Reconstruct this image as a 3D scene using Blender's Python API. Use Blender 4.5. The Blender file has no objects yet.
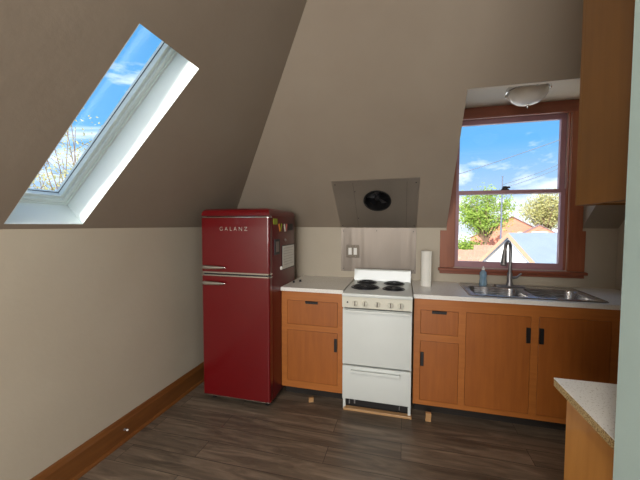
import bpy, bmesh, math, random
from mathutils import Vector, Matrix
C = bpy.context.scene.collection
R = math.radians
S2 = math.sqrt(0.5)
CB, SB = math.cos(math.radians(43.2)), math.sin(math.radians(43.2))   # pitch of the slope over the stove

# ------------------------------------------------------------------ materials
def nmat(name):
    m = bpy.data.materials.new(name); m.use_nodes = True
    nt = m.node_tree; b = nt.nodes['Principled BSDF']
    return m, nt, b
def srgb(r, g, b):
    def f(c):
        c /= 255.0
        return c / 12.92 if c <= 0.04045 else ((c + 0.055) / 1.055) ** 2.4
    return (f(r), f(g), f(b), 1.0)
def coords(nt, scale=(1, 1, 1), rot=(0, 0, 0), kind='Object'):
    tc = nt.nodes.new('ShaderNodeTexCoord'); mp = nt.nodes.new('ShaderNodeMapping')
    mp.inputs['Scale'].default_value = scale; mp.inputs['Rotation'].default_value = rot
    nt.links.new(tc.outputs[kind], mp.inputs['Vector']); return mp.outputs['Vector']
def noise(nt, vec, scale=5, detail=4, rough=0.5, dist=0.0):
    n = nt.nodes.new('ShaderNodeTexNoise'); n.inputs['Scale'].default_value = scale
    n.inputs['Detail'].default_value = detail; n.inputs['Roughness'].default_value = rough
    n.inputs['Distortion'].default_value = dist
    nt.links.new(vec, n.inputs['Vector']); return n.outputs['Fac']
def ramp(nt, fac, stops):
    r = nt.nodes.new('ShaderNodeValToRGB'); e = r.color_ramp.elements
    while len(e) < len(stops): e.new(0.5)
    for k, (p, c) in enumerate(stops): e[k].position = p; e[k].color = c
    nt.links.new(fac, r.inputs['Fac']); return r.outputs['Color']
def bump(nt, b, fac, strength=0.1, dist=0.01):
    n = nt.nodes.new('ShaderNodeBump'); n.inputs['Strength'].default_value = strength
    n.inputs['Distance'].default_value = dist
    nt.links.new(fac, n.inputs['Height']); nt.links.new(n.outputs['Normal'], b.inputs['Normal'])
def mix(nt, fac, a, c, mode='MIX'):
    n = nt.nodes.new('ShaderNodeMix'); n.data_type = 'RGBA'; n.blend_type = mode
    if isinstance(fac, (int, float)): n.inputs[0].default_value = fac
    else: nt.links.new(fac, n.inputs[0])
    for i, v in ((6, a), (7, c)):
        if isinstance(v, tuple): n.inputs[i].default_value = v
        else: nt.links.new(v, n.inputs[i])
    return n.outputs[2]
def plain(name, col, rough=0.5, metal=0.0, var=0.06, vs=12, bmp=0.0, coat=0.0, spec=0.5):
    m, nt, b = nmat(name)
    v = coords(nt); f = noise(nt, v, vs, 3)
    lo = tuple(c * (1 - var) for c in col[:3]) + (1,); hi = tuple(min(1, c * (1 + var)) for c in col[:3]) + (1,)
    nt.links.new(ramp(nt, f, [(0.3, lo), (0.7, hi)]), b.inputs['Base Color'])
    b.inputs['Roughness'].default_value = rough; b.inputs['Metallic'].default_value = metal
    b.inputs['Coat Weight'].default_value = coat; b.inputs['Specular IOR Level'].default_value = spec
    if bmp: bump(nt, b, noise(nt, v, vs * 6, 4), bmp, 0.004)
    return m
def wood(name, dark, light, axis='z', rough=0.45, fine=1.0, blotch=0.35, coat=0.15):
    m, nt, b = nmat(name)
    sc = {'x': (1.2, 16, 16), 'y': (16, 1.2, 16), 'z': (16, 16, 1.2)}[axis]
    g = noise(nt, coords(nt, tuple(s * fine for s in sc)), 2.2, 6, 0.6, 0.6)
    base = ramp(nt, g, [(0.25, dark), (0.75, light)])
    bl = noise(nt, coords(nt), 2.6, 3)
    base = mix(nt, blotch, base, ramp(nt, bl, [(0.3, dark), (0.7, light)]))
    nt.links.new(base, b.inputs['Base Color'])
    b.inputs['Roughness'].default_value = rough; b.inputs['Coat Weight'].default_value = coat
    bump(nt, b, g, 0.05, 0.003); return m
def plaster(name, c1, c2):
    m, nt, b = nmat(name); v = coords(nt)
    f = noise(nt, v, 1.6, 5, 0.55, 0.3)
    nt.links.new(ramp(nt, f, [(0.3, c1), (0.7, c2)]), b.inputs['Base Color'])
    b.inputs['Roughness'].default_value = 0.55; b.inputs['Specular IOR Level'].default_value = 0.35
    bump(nt, b, noise(nt, v, 9, 6, 0.6), 0.18, 0.012); return m

M = {}
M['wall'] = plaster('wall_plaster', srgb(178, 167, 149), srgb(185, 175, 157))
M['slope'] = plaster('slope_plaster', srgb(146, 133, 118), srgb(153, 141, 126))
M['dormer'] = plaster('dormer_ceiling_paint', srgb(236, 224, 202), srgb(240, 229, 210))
M['teal'] = plaster('pale_teal_paint', srgb(168, 190, 187), srgb(174, 196, 193))
M['reveal'] = plain('skylight_white_paint', srgb(226, 236, 234), 0.65, var=0.01, spec=0.2)
M['cab'] = wood('orange_birch', srgb(142, 78, 27), srgb(172, 100, 38))
M['cabx'] = wood('orange_birch_rail', srgb(154, 88, 33), srgb(184, 112, 48), 'x')
M['side'] = wood('yellow_birch', srgb(178, 118, 48), srgb(206, 146, 72), 'z', fine=0.7)
M['upper'] = wood('brown_birch', srgb(102, 66, 25), srgb(130, 87, 37), 'z', fine=0.6, blotch=0.6)
M['trimx'] = wood('red_brown_trim_x', srgb(120, 62, 42), srgb(150, 84, 58), 'x')
M['trimz'] = wood('red_brown_trim_z', srgb(130, 70, 42), srgb(164, 96, 62), 'z')
M['trimy'] = wood('brown_baseboard', srgb(92, 52, 20), srgb(126, 78, 34), 'y')
M['strip'] = wood('raw_pine', srgb(170, 128, 82), srgb(198, 158, 112), 'x')
M['red'] = plain('red_enamel', srgb(98, 3, 10), 0.28, var=0.02, coat=0.4)
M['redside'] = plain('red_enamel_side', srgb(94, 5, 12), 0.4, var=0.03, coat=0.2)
M['chrome'] = plain('chrome', srgb(215, 212, 208), 0.16, 1.0, 0.01)
M['enamel'] = plain('white_enamel', srgb(216, 221, 218), 0.3, var=0.01, coat=0.3)
M['ivory'] = plain('ivory_panel', srgb(216, 214, 200), 0.35, var=0.02)
M['black'] = plain('black_plastic', srgb(22, 21, 22), 0.45, var=0.1)
M['kick'] = plain('dark_toe_kick', srgb(34, 28, 24), 0.8, var=0.1)
M['coil'] = plain('burner_black', srgb(30, 30, 34), 0.45, 0.3, 0.1)
M['drip'] = plain('drip_pan_dark', srgb(52, 52, 58), 0.3, 0.8, 0.1)
M['white'] = plain('white_paper', srgb(230, 228, 220), 0.8, var=0.02, bmp=0.1)
M['white_plastic'] = plain('white_plastic', srgb(232, 230, 224), 0.4, var=0.01)
M['shade'] = plain('frosted_glass', srgb(244, 238, 228), 0.25, var=0.02, coat=0.3)
M['pinkframe'] = plain('sash_flare_tint', srgb(168, 128, 136), 0.45, var=0.06)  # purple pink window flare put into the sash colour
M['jamb'] = plain('jamb_liner', srgb(190, 172, 160), 0.5, var=0.04)
M['green'] = plain('green_magnet', srgb(150, 165, 40), 0.5)
M['orange'] = plain('orange_magnet', srgb(220, 140, 60), 0.5)
M['pinkmag'] = plain('pink_magnet', srgb(205, 110, 100), 0.5)
M['darkmag'] = plain('dark_magnet', srgb(30, 26, 34), 0.5)
M['greymag'] = plain('grey_magnet', srgb(120, 105, 100), 0.4)

M['inkgrey'] = plain('faint_ink', srgb(178, 170, 165), 0.8)
def counter_mat():
    m, nt, b = nmat('speckled_laminate'); v = coords(nt)
    base = ramp(nt, noise(nt, v, 3, 3), [(0.3, srgb(228, 225, 218)), (0.7, srgb(234, 232, 226))])
    sp = ramp(nt, noise(nt, v, 190, 2), [(0.60, (0, 0, 0, 1)), (0.68, (1, 1, 1, 1))])
    nt.links.new(mix(nt, sp, base, srgb(186, 178, 164)), b.inputs['Base Color'])
    b.inputs['Roughness'].default_value = 0.32; return m
M['counter'] = counter_mat()
def chip_mat():
    m, nt, b = nmat('particle_board'); v = coords(nt)
    vo = nt.nodes.new('ShaderNodeTexVoronoi'); vo.inputs['Scale'].default_value = 260; nt.links.new(v, vo.inputs['Vector'])
    nt.links.new(ramp(nt, vo.outputs['Distance'], [(0.1, srgb(206, 188, 142)), (0.5, srgb(176, 150, 102)), (0.8, srgb(112, 90, 58))]), b.inputs['Base Color'])
    b.inputs['Roughness'].default_value = 0.85; bump(nt, b, vo.outputs['Distance'], 0.3, 0.002); return m
M['chip'] = chip_mat()
def steel(name, axis, col=srgb(150, 142, 132), rough=0.36, metal=1.0):
    m, nt, b = nmat(name)
    sc = {'x': (1, 60, 60), 'z': (60, 60, 1)}[axis]
    g = noise(nt, coords(nt, sc), 5, 4)
    lo = tuple(c * 0.9 for c in col[:3]) + (1,)
    nt.links.new(ramp(nt, g, [(0.3, lo), (0.7, col)]), b.inputs['Base Color'])
    mr = nt.nodes.new('ShaderNodeMapRange'); mr.inputs['To Min'].default_value = rough - 0.06; mr.inputs['To Max'].default_value = rough + 0.08
    nt.links.new(g, mr.inputs['Value']); nt.links.new(mr.outputs['Result'], b.inputs['Roughness'])
    b.inputs['Metallic'].default_value = metal
    b.inputs['Anisotropic'].default_value = 0.4
    big = noise(nt, coords(nt, (3.2, 1, 0.4)), 1.6, 2)
    bump(nt, b, big, 0.6, 0.04); return m
M['steel'] = steel('brushed_steel', 'z', srgb(122, 113, 104), 0.44, 0.8)
M['steelup'] = steel('lightened_steel', 'z', srgb(150, 140, 129), 0.42, 0.6)  # same steel, colour lightened to offset its dark floor reflection
M['sink'] = steel('sink_steel', 'x', srgb(190, 190, 192), 0.25)
M['nickel'] = plain('brushed_nickel', srgb(150, 148, 150), 0.4, 0.8, 0.03)
M['brass'] = plain('dull_brass_plate', srgb(96, 88, 78), 0.45, 0.7, 0.08)

def floor_mat():
    m, nt, b = nmat('grey_brown_vinyl_plank')
    v = coords(nt)
    br = nt.nodes.new('ShaderNodeTexBrick'); nt.links.new(v, br.inputs['Vector'])
    br.offset = 0.37; br.offset_frequency = 2
    br.inputs['Scale'].default_value = 1.0; br.inputs['Brick Width'].default_value = 1.22; br.inputs['Row Height'].default_value = 0.15
    br.inputs['Mortar Size'].default_value = 0.0016; br.inputs['Mortar Smooth'].default_value = 0.3
    br.inputs['Color1'].default_value = (0, 0, 0, 1); br.inputs['Color2'].default_value = (1, 1, 1, 1); br.inputs['Mortar'].default_value = (0.5, 0.5, 0.5, 1)
    # each plank shifts the grain
    ad = nt.nodes.new('ShaderNodeVectorMath'); ad.operation = 'MULTIPLY_ADD'
    nt.links.new(br.outputs['Color'], ad.inputs[0]); ad.inputs[1].default_value = (7.3, 3.1, 1.7); nt.links.new(v, ad.inputs[2])
    mp = nt.nodes.new('ShaderNodeMapping'); mp.inputs['Scale'].default_value = (1.3, 10, 1); nt.links.new(ad.outputs[0], mp.inputs['Vector'])
    g = noise(nt, mp.outputs['Vector'], 1.9, 7, 0.62, 0.8)
    col = ramp(nt, g, [(0.28, srgb(70, 60, 51)), (0.5, srgb(104, 91, 78)), (0.74, srgb(138, 122, 105))])
    tone = ramp(nt, br.outputs['Color'], [(0, (0.85, 0.84, 0.83, 1)), (1, (1.08, 1.07, 1.05, 1))])
    col = mix(nt, 1.0, col, tone, 'MULTIPLY')
    col = mix(nt, br.outputs['Fac'], col, srgb(34, 28, 24))
    nt.links.new(col, b.inputs['Base Color']); b.inputs['Roughness'].default_value = 0.42
    bump(nt, b, g, 0.06, 0.003); return m
M['floor'] = floor_mat()
def glass_mat(name, tint=(1, 1, 1, 1)):
    m = bpy.data.materials.new(name); m.use_nodes = True; nt = m.node_tree; nt.nodes.clear()
    o = nt.nodes.new('ShaderNodeOutputMaterial'); t = nt.nodes.new('ShaderNodeBsdfTransparent'); g = nt.nodes.new('ShaderNodeBsdfGlossy')
    mx = nt.nodes.new('ShaderNodeMixShader'); t.inputs['Color'].default_value = tint; g.inputs['Roughness'].default_value = 0.03
    mx.inputs[0].default_value = 0.035; nt.links.new(t.outputs[0], mx.inputs[1]); nt.links.new(g.outputs[0], mx.inputs[2]); nt.links.new(mx.outputs[0], o.inputs[0])
    return m
M['glass'] = glass_mat('window_glass', (0.97, 0.98, 0.98, 1))
def soap_mat():
    m, nt, b = nmat('blue_dish_soap'); b.inputs['Base Color'].default_value = srgb(120, 175, 215)
    nt.links.new(ramp(nt, noise(nt, coords(nt), 20, 2), [(0.3, srgb(150, 186, 212)), (0.7, srgb(168, 200, 220))]), b.inputs['Base Color'])
    b.inputs['Transmission Weight'].default_value = 0.5; b.inputs['Roughness'].default_value = 0.2; return m
M['soap'] = soap_mat()
# outdoors
M['roofblue'] = plain('pale_metal_roof', srgb(136, 148, 164), 0.6, var=0.05, vs=2)
M['gable'] = plain('white_siding', srgb(240, 238, 234), 0.7, var=0.03, vs=4)
M['rake'] = plain('tan_rake_board', srgb(196, 152, 124), 0.7)
def brick_mat():
    m, nt, b = nmat('orange_brick'); br = nt.nodes.new('ShaderNodeTexBrick'); nt.links.new(coords(nt, (1, 1, 1), (R(90), 0, 0)), br.inputs['Vector'])
    br.inputs['Scale'].default_value = 1; br.inputs['Brick Width'].default_value = 0.24; br.inputs['Row Height'].default_value = 0.08; br.inputs['Mortar Size'].default_value = 0.01
    br.inputs['Color1'].default_value = srgb(190, 112, 88); br.inputs['Color2'].default_value = srgb(202, 128, 102); br.inputs['Mortar'].default_value = srgb(180, 140, 124)
    nt.links.new(br.outputs['Color'], b.inputs['Base Color']); b.inputs['Roughness'].default_value = 0.9; return m
M['brick'] = brick_mat()
M['roofdark'] = plain('grey_shingle', srgb(140, 118, 118), 0.9, var=0.15, vs=6)
M['yellow'] = plain('pale_yellow_siding', srgb(226, 206, 160), 0.8)
M['pane'] = plain('dark_window_pane', srgb(92, 98, 122), 0.2)
M['fence'] = plain('brown_fence', srgb(168, 130, 114), 0.9, var=0.15, vs=3)
M['ground'] = plain('pale_concrete', srgb(220, 216, 208), 0.9, var=0.08, vs=0.6)
M['bark'] = plain('bark', srgb(128, 104, 84), 0.9, var=0.2)
def leaf_mat(name, c1, c2):
    m, nt, b = nmat(name)
    nt.links.new(ramp(nt, noise(nt, coords(nt), 1.8, 3), [(0.35, c1), (0.65, c2)]), b.inputs['Base Color'])
    b.inputs['Roughness'].default_value = 0.7; b.inputs['Specular IOR Level'].default_value = 0.2
    tr = nt.nodes.new('ShaderNodeBsdfTranslucent'); tr.inputs['Color'].default_value = c2
    mx = nt.nodes.new('ShaderNodeMixShader'); mx.inputs[0].default_value = 0.4
    o = nt.nodes['Material Output']
    nt.links.new(b.outputs[0], mx.inputs[1]); nt.links.new(tr.outputs[0], mx.inputs[2]); nt.links.new(mx.outputs[0], o.inputs['Surface'])
    return m
M['leaf'] = leaf_mat('spring_leaves', srgb(128, 158, 66), srgb(176, 196, 102))
M['leaf2'] = leaf_mat('pale_leaves', srgb(176, 172, 112), srgb(206, 202, 148))
M['wire'] = plain('wire_grey', srgb(96, 104, 124), 0.7)

# ------------------------------------------------------------------ mesh helpers
def bm_(): return bmesh.new()
def box(bm, x0, x1, y0, y1, z0, z1, bev=0.0, seg=2, mat=None):
    vs = [bm.verts.new((x, y, z)) for x in (x0, x1) for y in (y0, y1) for z in (z0, z1)]
    fs = [bm.faces.new([vs[i] for i in q]) for q in ((0, 1, 3, 2), (4, 6, 7, 5), (0, 4, 5, 1), (2, 3, 7, 6), (0, 2, 6, 4), (1, 5, 7, 3))]
    if bev:
        ed = list({e for f in fs for e in f.edges})
        g = bmesh.ops.bevel(bm, geom=ed, offset=bev, segments=seg, profile=0.5, affect='EDGES')
        vs = list({v for v in g['verts']} | {v for v in vs if v.is_valid})
    if mat is not None: bmesh.ops.transform(bm, matrix=mat, verts=vs)
    return vs
def tube(bm, pts, r, n=12, cap=True):
    pts = [Vector(p) for p in pts]; rs = r if isinstance(r, (list, tuple)) else [r] * len(pts)
    rings = []; prev = None
    for i, p in enumerate(pts):
        d = (pts[min(i + 1, len(pts) - 1)] - pts[max(i - 1, 0)]).normalized()
        if prev is None:
            a = Vector((0, 0, 1)) if abs(d.z) < 0.9 else Vector((1, 0, 0))
            u = d.cross(a).normalized()
        else: u = (prev - d * prev.dot(d)).normalized()
        prev = u; w = d.cross(u)
        rings.append([bm.verts.new(p + (u * math.cos(2 * math.pi * k / n) + w * math.sin(2 * math.pi * k / n)) * rs[i]) for k in range(n)])
    for a, b in zip(rings, rings[1:]):
        for k in range(n): bm.faces.new((a[k], a[(k + 1) % n], b[(k + 1) % n], b[k]))
    if cap:
        bm.faces.new(rings[0][::-1]); bm.faces.new(rings[-1])
def lathe(bm, prof, n=24, mat=None):
    """prof: list of (r, z) revolved about local z"""
    rings = []; vs = []
    for r, z in prof:
        if r < 1e-6: ring = [bm.verts.new((0, 0, z))]
        else: ring = [bm.verts.new((r * math.cos(2 * math.pi * k / n), r * math.sin(2 * math.pi * k / n), z)) for k in range(n)]
        rings.append(ring); vs += ring
    for a, b in zip(rings, rings[1:]):
        for k in range(n):
            k2 = (k + 1) % n
            if len(a) == 1 and len(b) == 1: continue
            if len(a) == 1: bm.faces.new((a[0], b[k2], b[k]))
            elif len(b) == 1: bm.faces.new((a[k], a[k2], b[0]))
            else: bm.faces.new((a[k], a[k2], b[k2], b[k]))
    if mat is not None: bmesh.ops.transform(bm, matrix=mat, verts=vs)
    return vs
def slab(bm, outer, holes, origin, u, v, n, d0, d1):
    """flat board given by a 2D outline with holes, from depth d0 to d1 along n"""
    origin, u, v, n = map(Vector, (origin, u, v, n))
    caps = []
    for d in (d0, d1):
        loops = []; eds = []
        for L in [outer] + holes:
            vs = [bm.verts.new(origin + u * a + v * b + n * d) for a, b in L]
            es = [bm.edges.new((vs[i], vs[(i + 1) % len(vs)])) for i in range(len(vs))]
            loops.append(vs); eds += es
        bmesh.ops.triangle_fill(bm, use_beauty=True, use_dissolve=False, edges=eds, normal=n)
        caps.append(loops)
    for a, b in zip(*caps):
        for i in range(len(a)):
            j = (i + 1) % len(a); bm.faces.new((a[i], a[j], b[j], b[i]))
def rect(a0, a1, b0, b1): return [(a0, b0), (a1, b0), (a1, b1), (a0, b1)]
def rrect(a0, a1, b0, b1, r, k=5):
    out = []
    for cx, cy, s in ((a1 - r, b1 - r, 0), (a0 + r, b1 - r, 90), (a0 + r, b0 + r, 180), (a1 - r, b0 + r, 270)):
        for i in range(k + 1):
            t = R(s + 90 * i / k); out.append((cx + r * math.cos(t), cy + r * math.sin(t)))
    return out
def circ(cx, cy, r, n=32): return [(cx + r * math.cos(2 * math.pi * i / n), cy + r * math.sin(2 * math.pi * i / n)) for i in range(n)]
def obj(name, bm, mat, parent=None, smooth=False, loc=None, label=None, ang=40):
    bmesh.ops.recalc_face_normals(bm, faces=bm.faces[:])
    if parent is not None:
        w = Vector((0, 0, 0)); p = parent
        while p: w += p.location; p = p.parent
    else: w = Vector((0, 0, 0))
    if loc is None: loc = w if parent is not None else Vector((0, 0, 0))
    loc = Vector(loc)
    bmesh.ops.translate(bm, vec=-loc, verts=bm.verts[:])
    me = bpy.data.meshes.new(name); 
    if smooth:
        for f in bm.faces: f.smooth = True
        for e in bm.edges:
            if len(e.link_faces) == 2 and e.calc_face_angle(0) > R(ang): e.smooth = False
    bm.to_mesh(me); bm.free()
    for mm in (mat if isinstance(mat, list) else [mat]): me.materials.append(M[mm])
    o = bpy.data.objects.new(name, me); C.objects.link(o)
    o.location = loc - w
    if parent is not None: o.parent = parent
    if label: o['label'] = label
    return o
def thing(name, label, cat, loc=(0, 0, 0), group=None):
    o = bpy.data.objects.new(name, None); C.objects.link(o); o.location = loc
    o.empty_display_size = 0.1; o['label'] = label; o['category'] = cat
    if group: o['group'] = group
    return o
def tag(o, label, cat, group=None, kind=None):
    o['label'] = label; o['category'] = cat
    if group: o['group'] = group
    if kind: o['kind'] = kind
    return o
def struct(name, bm, mat, label=None, parent=None, **k):
    o = obj(name, bm, mat, parent, **k)
    if parent is None:
        o['kind'] = 'structure'
    if label: o['label'] = label
    return o
def B(*a, **k):
    bm = bm_(); box(bm, *a, **k); return bm

# ------------------------------------------------------------------ room shell
XL, YB, ZK = -1.774, 3.061, 1.396
XR, YR, ZC = 1.635, -2.4, 2.86
struct('floor', B(XL - 0.15, XR + 0.15, YR - 0.15, YB + 0.15, -0.12, 0), 'floor', 'dark grey brown wood plank floor')
struct('wall_left', B(XL - 0.15, XL, YR - 0.15, YB, 0, ZK), 'wall', 'low cream knee wall under the sloped ceiling')
bm = bm_(); slab(bm, rect(YR - 0.15, YB, 0, ZC), [rect(-2.1, -0.2, 0.9, 2.3)], (XR, 0, 0), (0, 1, 0), (0, 0, 1), (1, 0, 0), 0, 0.15)  # unseen opening added to let the side fill light in
struct('wall_right', bm, 'wall', 'right wall beyond the sink counter')
# back wall with the window hole
WX0, WX1, WZ0, WZ1 = 0.415, 1.300, 1.035, 2.36
bm = bm_()
slab(bm, [(XL - 0.15, 0), (XR + 0.15, 0), (XR + 0.15, ZK), (1.39, ZK), (1.39, 2.425), (0.36, 2.425), (0.36, ZK), (XL - 0.15, ZK)], [rect(WX0, WX1, WZ0, WZ1)],
     (0, YB, 0), (1, 0, 0), (0, 0, 1), (0, 1, 0), 0, 0.16)
struct('wall_back', bm, 'wall', 'cream back wall behind the counters')
# rear wall (behind the photographer) with an opening added for the rear fill light
bm = bm_()
slab(bm, rect(XL - 0.15, XR + 0.15, 0, ZC), [rect(-1.5, 0.6, 1.0, 2.1)], (0, YR, 0), (1, 0, 0), (0, 0, 1), (0, -1, 0), 0, 0.15)
struct('wall_rear', bm, 'wall', 'rear wall')
# left slope, 45 degrees, with the skylight hole
SU0, SU1, SV0, SV1 = 1.05, 1.415, 0.036, 1.114
SVT = SV1 + 0.16      # the shaft flares upward behind the ceiling edge
bm = bm_()
slab(bm, [(YR - 0.15, -0.1), (YB + 0.17, -0.1), (YB + 0.1 - 0.753 * 2.12, 2.12), (YR - 0.15, 2.12)], [rect(SU0 - 0.003, SU1 + 0.003, SV0 - 0.003, SV1)],
     (XL, 0, ZK), (0, 1, 0), (S2, 0, S2), (-S2, 0, S2), 0, 0.012)
slab(bm, [(YR - 0.15, -0.1), (YB + 0.17, -0.1), (YB + 0.1 - 0.753 * 2.12, 2.12), (YR - 0.15, 2.12)], [rect(SU0 - 0.003, SU1 + 0.003, SV0 - 0.003, SVT + 0.003)],
     (XL, 0, ZK), (0, 1, 0), (S2, 0, S2), (-S2, 0, S2), 0.012, 0.24)
# keep the part of the slab below the knee line outside the room
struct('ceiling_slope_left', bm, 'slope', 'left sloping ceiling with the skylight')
FX, FV, FR = -0.228, 0.341, 0.108      # vent position in the back slope
bm = bm_()
slab(bm, [(XL - 0.1, -0.0), (0.36, 0), (0.36, 1.24), (1.39, 1.24), (1.39, 0), (XR + 0.1, 0), (XR + 0.1, 2.3), (XL - 0.1 + SB * 2.3, 2.3)], [circ(FX, FV, FR)],
     (0, YB, ZK), (1, 0, 0), (0, -CB, SB), (0, SB, CB), 0, 0.2)
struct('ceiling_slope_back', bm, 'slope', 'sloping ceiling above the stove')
struct('ceiling', B(-0.45, XR + 0.1, YR - 0.1, 1.75, ZC, ZC + 0.1), 'slope', 'flat ceiling')
# dormer around the sink window
bm = bm_(); box(bm, 0.30, 1.45, 2.16, YB + 0.16, 2.425, 2.50); box(bm, 0.36, 1.39, 2.159, 2.192, 2.246, 2.43)
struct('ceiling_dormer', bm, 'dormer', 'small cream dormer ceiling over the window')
for s, xa, xb in (('left', 0.30, 0.36), ('right', 1.39, 1.45)):
    bm = bm_()
    slab(bm, [(YB, ZK), (YB, 2.43), (2.165, 2.43), (2.165, 2.238)], [], (xa, 0, 0), (0, 1, 0), (0, 0, 1), (1, 0, 0), 0.0005, xb - xa)
    struct('wall_dormer_' + s, bm, 'dormer', 'dormer cheek wall on the %s of the window' % s)
# near partition end at the right edge of the picture
struct('wall_partition', B(0.438, XR, 0.68, 0.80, 0, ZC), 'teal', 'pale blue green wall end nearest the camera')
# baseboard
bm = bm_()
slab(bm, [(0, 0), (0.018, 0), (0.018, 0.125), (0.013, 0.138), (0.010, 0.15), (0.004, 0.158), (0, 0.158)], [], (XL, YR, 0), (1, 0, 0), (0, 0, 1), (0, 1, 0), 0, YB - YR)
bb = struct('baseboard_left', bm, 'trimy', 'tall brown stained baseboard')
bm = bm_()
slab(bm, [(0, 0), (0.018, 0), (0.016, 0.008), (0.010, 0.015), (0, 0.018)], [], (XL + 0.018, YR, 0), (1, 0, 0), (0, 0, 1), (0, 1, 0), 0, YB - YR)
obj('shoe_molding', bm, 'trimy', bb)
t = thing('door_stop', 'tiny pale peg sticking out of the left baseboard', 'door stop', (XL + 0.018, 1.66, 0.078))
bm = bm_(); lathe(bm, [(0, 0), (0.008, 0), (0.008, 0.004), (0.004, 0.006), (0.004, 0.022), (0, 0.022)], 12, Matrix.Translation(t.location) @ Matrix.Rotation(R(90), 4, 'Y')); obj('stem', bm, 'nickel', t)
bm = bm_(); lathe(bm, [(0, 0.020), (0.006, 0.020), (0.0065, 0.026), (0.004, 0.030), (0, 0.031)], 12, Matrix.Translation(t.location) @ Matrix.Rotation(R(90), 4, 'Y')); obj('rubber_tip', bm, 'white_plastic', t)

# ------------------------------------------------------------------ skylight
so, su, sv, sn = (XL, 0, ZK), (0, 1, 0), (S2, 0, S2), (-S2, 0, S2)
def ring(bm, i0, i1, d0, d1):
    slab(bm, rect(SU0 + i0, SU1 - i0, SV0 + i0, SVT - i0), [rect(SU0 + i1, SU1 - i1, SV0 + i1, SVT - i1)], so, su, sv, sn, d0, d1)
bm = bm_(); ring(bm, -0.0025, 0.0, 0.0125, 0.24)
slab(bm, [(SU0 - 0.0025, SV0 - 0.0025), (SU1 + 0.0025, SV0 - 0.0025), (SU1 + 0.0025, SV1 - 0.0005), (SU1, SV1 - 0.0005), (SU1, SV0), (SU0, SV0), (SU0, SV1 - 0.0005), (SU0 - 0.0025, SV1 - 0.0005)], [], so, su, sv, sn, 0.0, 0.0125)
sk = struct('window_2', bm, 'reveal', 'narrow skylight in the left sloping ceiling')
bm = bm_(); ring(bm, 0.0005, 0.012, 0.150, 0.236); obj('outer_frame', bm, 'reveal', sk)
bm = bm_(); ring(bm, 0.0125, 0.030, 0.158, 0.232); ring(bm, 0.030, 0.046, 0.172, 0.208); obj('sash', bm, 'reveal', sk)
bm = bm_(); ring(bm, 0.0458, 0.0478, 0.196, 0.200); obj('gasket', bm, 'black', sk)
bm = bm_(); slab(bm, rect(SU0 + 0.044, SU1 - 0.044, SV0 + 0.044, SVT - 0.044), [], so, su, sv, sn, 0.200, 0.206); obj('glass_pane', bm, 'glass', sk)

# ------------------------------------------------------------------ sink window
w = bpy.data.objects.new('window_1', None); C.objects.link(w); w.location = (0.86, YB, WZ0); w['kind'] = 'structure'; w['label'] = 'double hung wooden window over the sink'
YS = YB + 0.045
bm = bm_(); slab(bm, rect(WX0, WX1, WZ0, WZ1), [rect(WX0 + 0.012, WX1 - 0.012, WZ0 + 0.012, WZ1 - 0.012)], (0, YB, 0), (1, 0, 0), (0, 0, 1), (0, 1, 0), 0.0, 0.16); obj('jamb', bm, 'jamb', w)
for nm, x0, x1 in (('casing', 0.310, 0.425), ('casing', 1.292, 1.41)):
    bm = bm_()
    if x0 < 1:
        slab(bm, [(x0, 1.045), (x1, 1.045), (x1, 2.34), (0.363, 2.34), (0.363, ZK - 0.022), (x0, ZK - 0.022)], [], (0, YB, 0), (1, 0, 0), (0, 0, 1), (0, -1, 0), 0.0, 0.02)
    else:
        slab(bm, [(x0, 1.045), (x1, 1.045), (x1, ZK - 0.022), (1.387, ZK - 0.022), (1.387, 2.34), (x0, 2.34)], [], (0, YB, 0), (1, 0, 0), (0, 0, 1), (0, -1, 0), 0.0, 0.02)
    obj(nm, bm, 'trimz', w)
bm = bm_(); box(bm, 0.363, 1.387, YB - 0.022, YB, 2.34, 2.422, 0.002); box(bm, 0.363, 1.387, YB - 0.028, YB, 2.328, 2.341, 0.003); obj('head_casing', bm, 'trimx', w)
bm = bm_(); box(bm, 0.296, 1.424, YB - 0.05, YB + 0.03, 1.018, 1.042, 0.006); box(bm, 0.31, 1.41, YB - 0.02, YB, 0.990, 1.02, 0.003); obj('stool', bm, 'trimx', w)
def sash(x0, x1, z0, z1, y, bt, tp, st, name, mt):
    s = obj(name, (lambda b: (slab(b, rect(x0, x1, z0, z1), [rect(x0 + st, x1 - st, z0 + bt, z1 - tp)], (0, y, 0), (1, 0, 0), (0, 0, 1), (0, 1, 0), 0, 0.035), b)[1])(bm_()), mt, w)
    obj('glass_pane', B(x0 + st - 0.006, x1 - st + 0.006, y + 0.016, y + 0.020, z0 + bt - 0.006, z1 - tp + 0.006), 'glass', s)
    return s
sx0, sx1 = WX0 + 0.013, WX1 - 0.013
sash(sx0, sx1, 1.048, 1.722, YS - 0.012, 0.05, 0.030, 0.040, 'lower_sash', 'pinkframe')
sash(sx0, sx1, 1.690, WZ1 - 0.013, YS + 0.026, 0.032, 0.045, 0.040, 'upper_sash', 'pinkframe')
bm = bm_()
for xx in (sx0 - 0.002, sx1 - 0.008): box(bm, xx, xx + 0.010, YB + 0.004, YS - 0.014, 1.05, WZ1 - 0.014)
box(bm, sx0, sx1, YB + 0.004, YS - 0.014, WZ1 - 0.026, WZ1 - 0.014)
obj('stop', bm, 'trimz', w)
bm = bm_(); box(bm, 0.805, 0.865, YS - 0.006, YS + 0.024, 1.722, 1.732, 0.003); lathe(bm, [(0, 0), (0.022, 0), (0.022, 0.012), (0.016, 0.026), (0, 0.028)], 16, Matrix.Translation((0.835, YS + 0.008, 1.730))); box(bm, 0.83, 0.872, YS - 0.012, YS + 0.004, 1.738, 1.752, 0.004); obj('sash_lock', bm, 'black', w)

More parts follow.
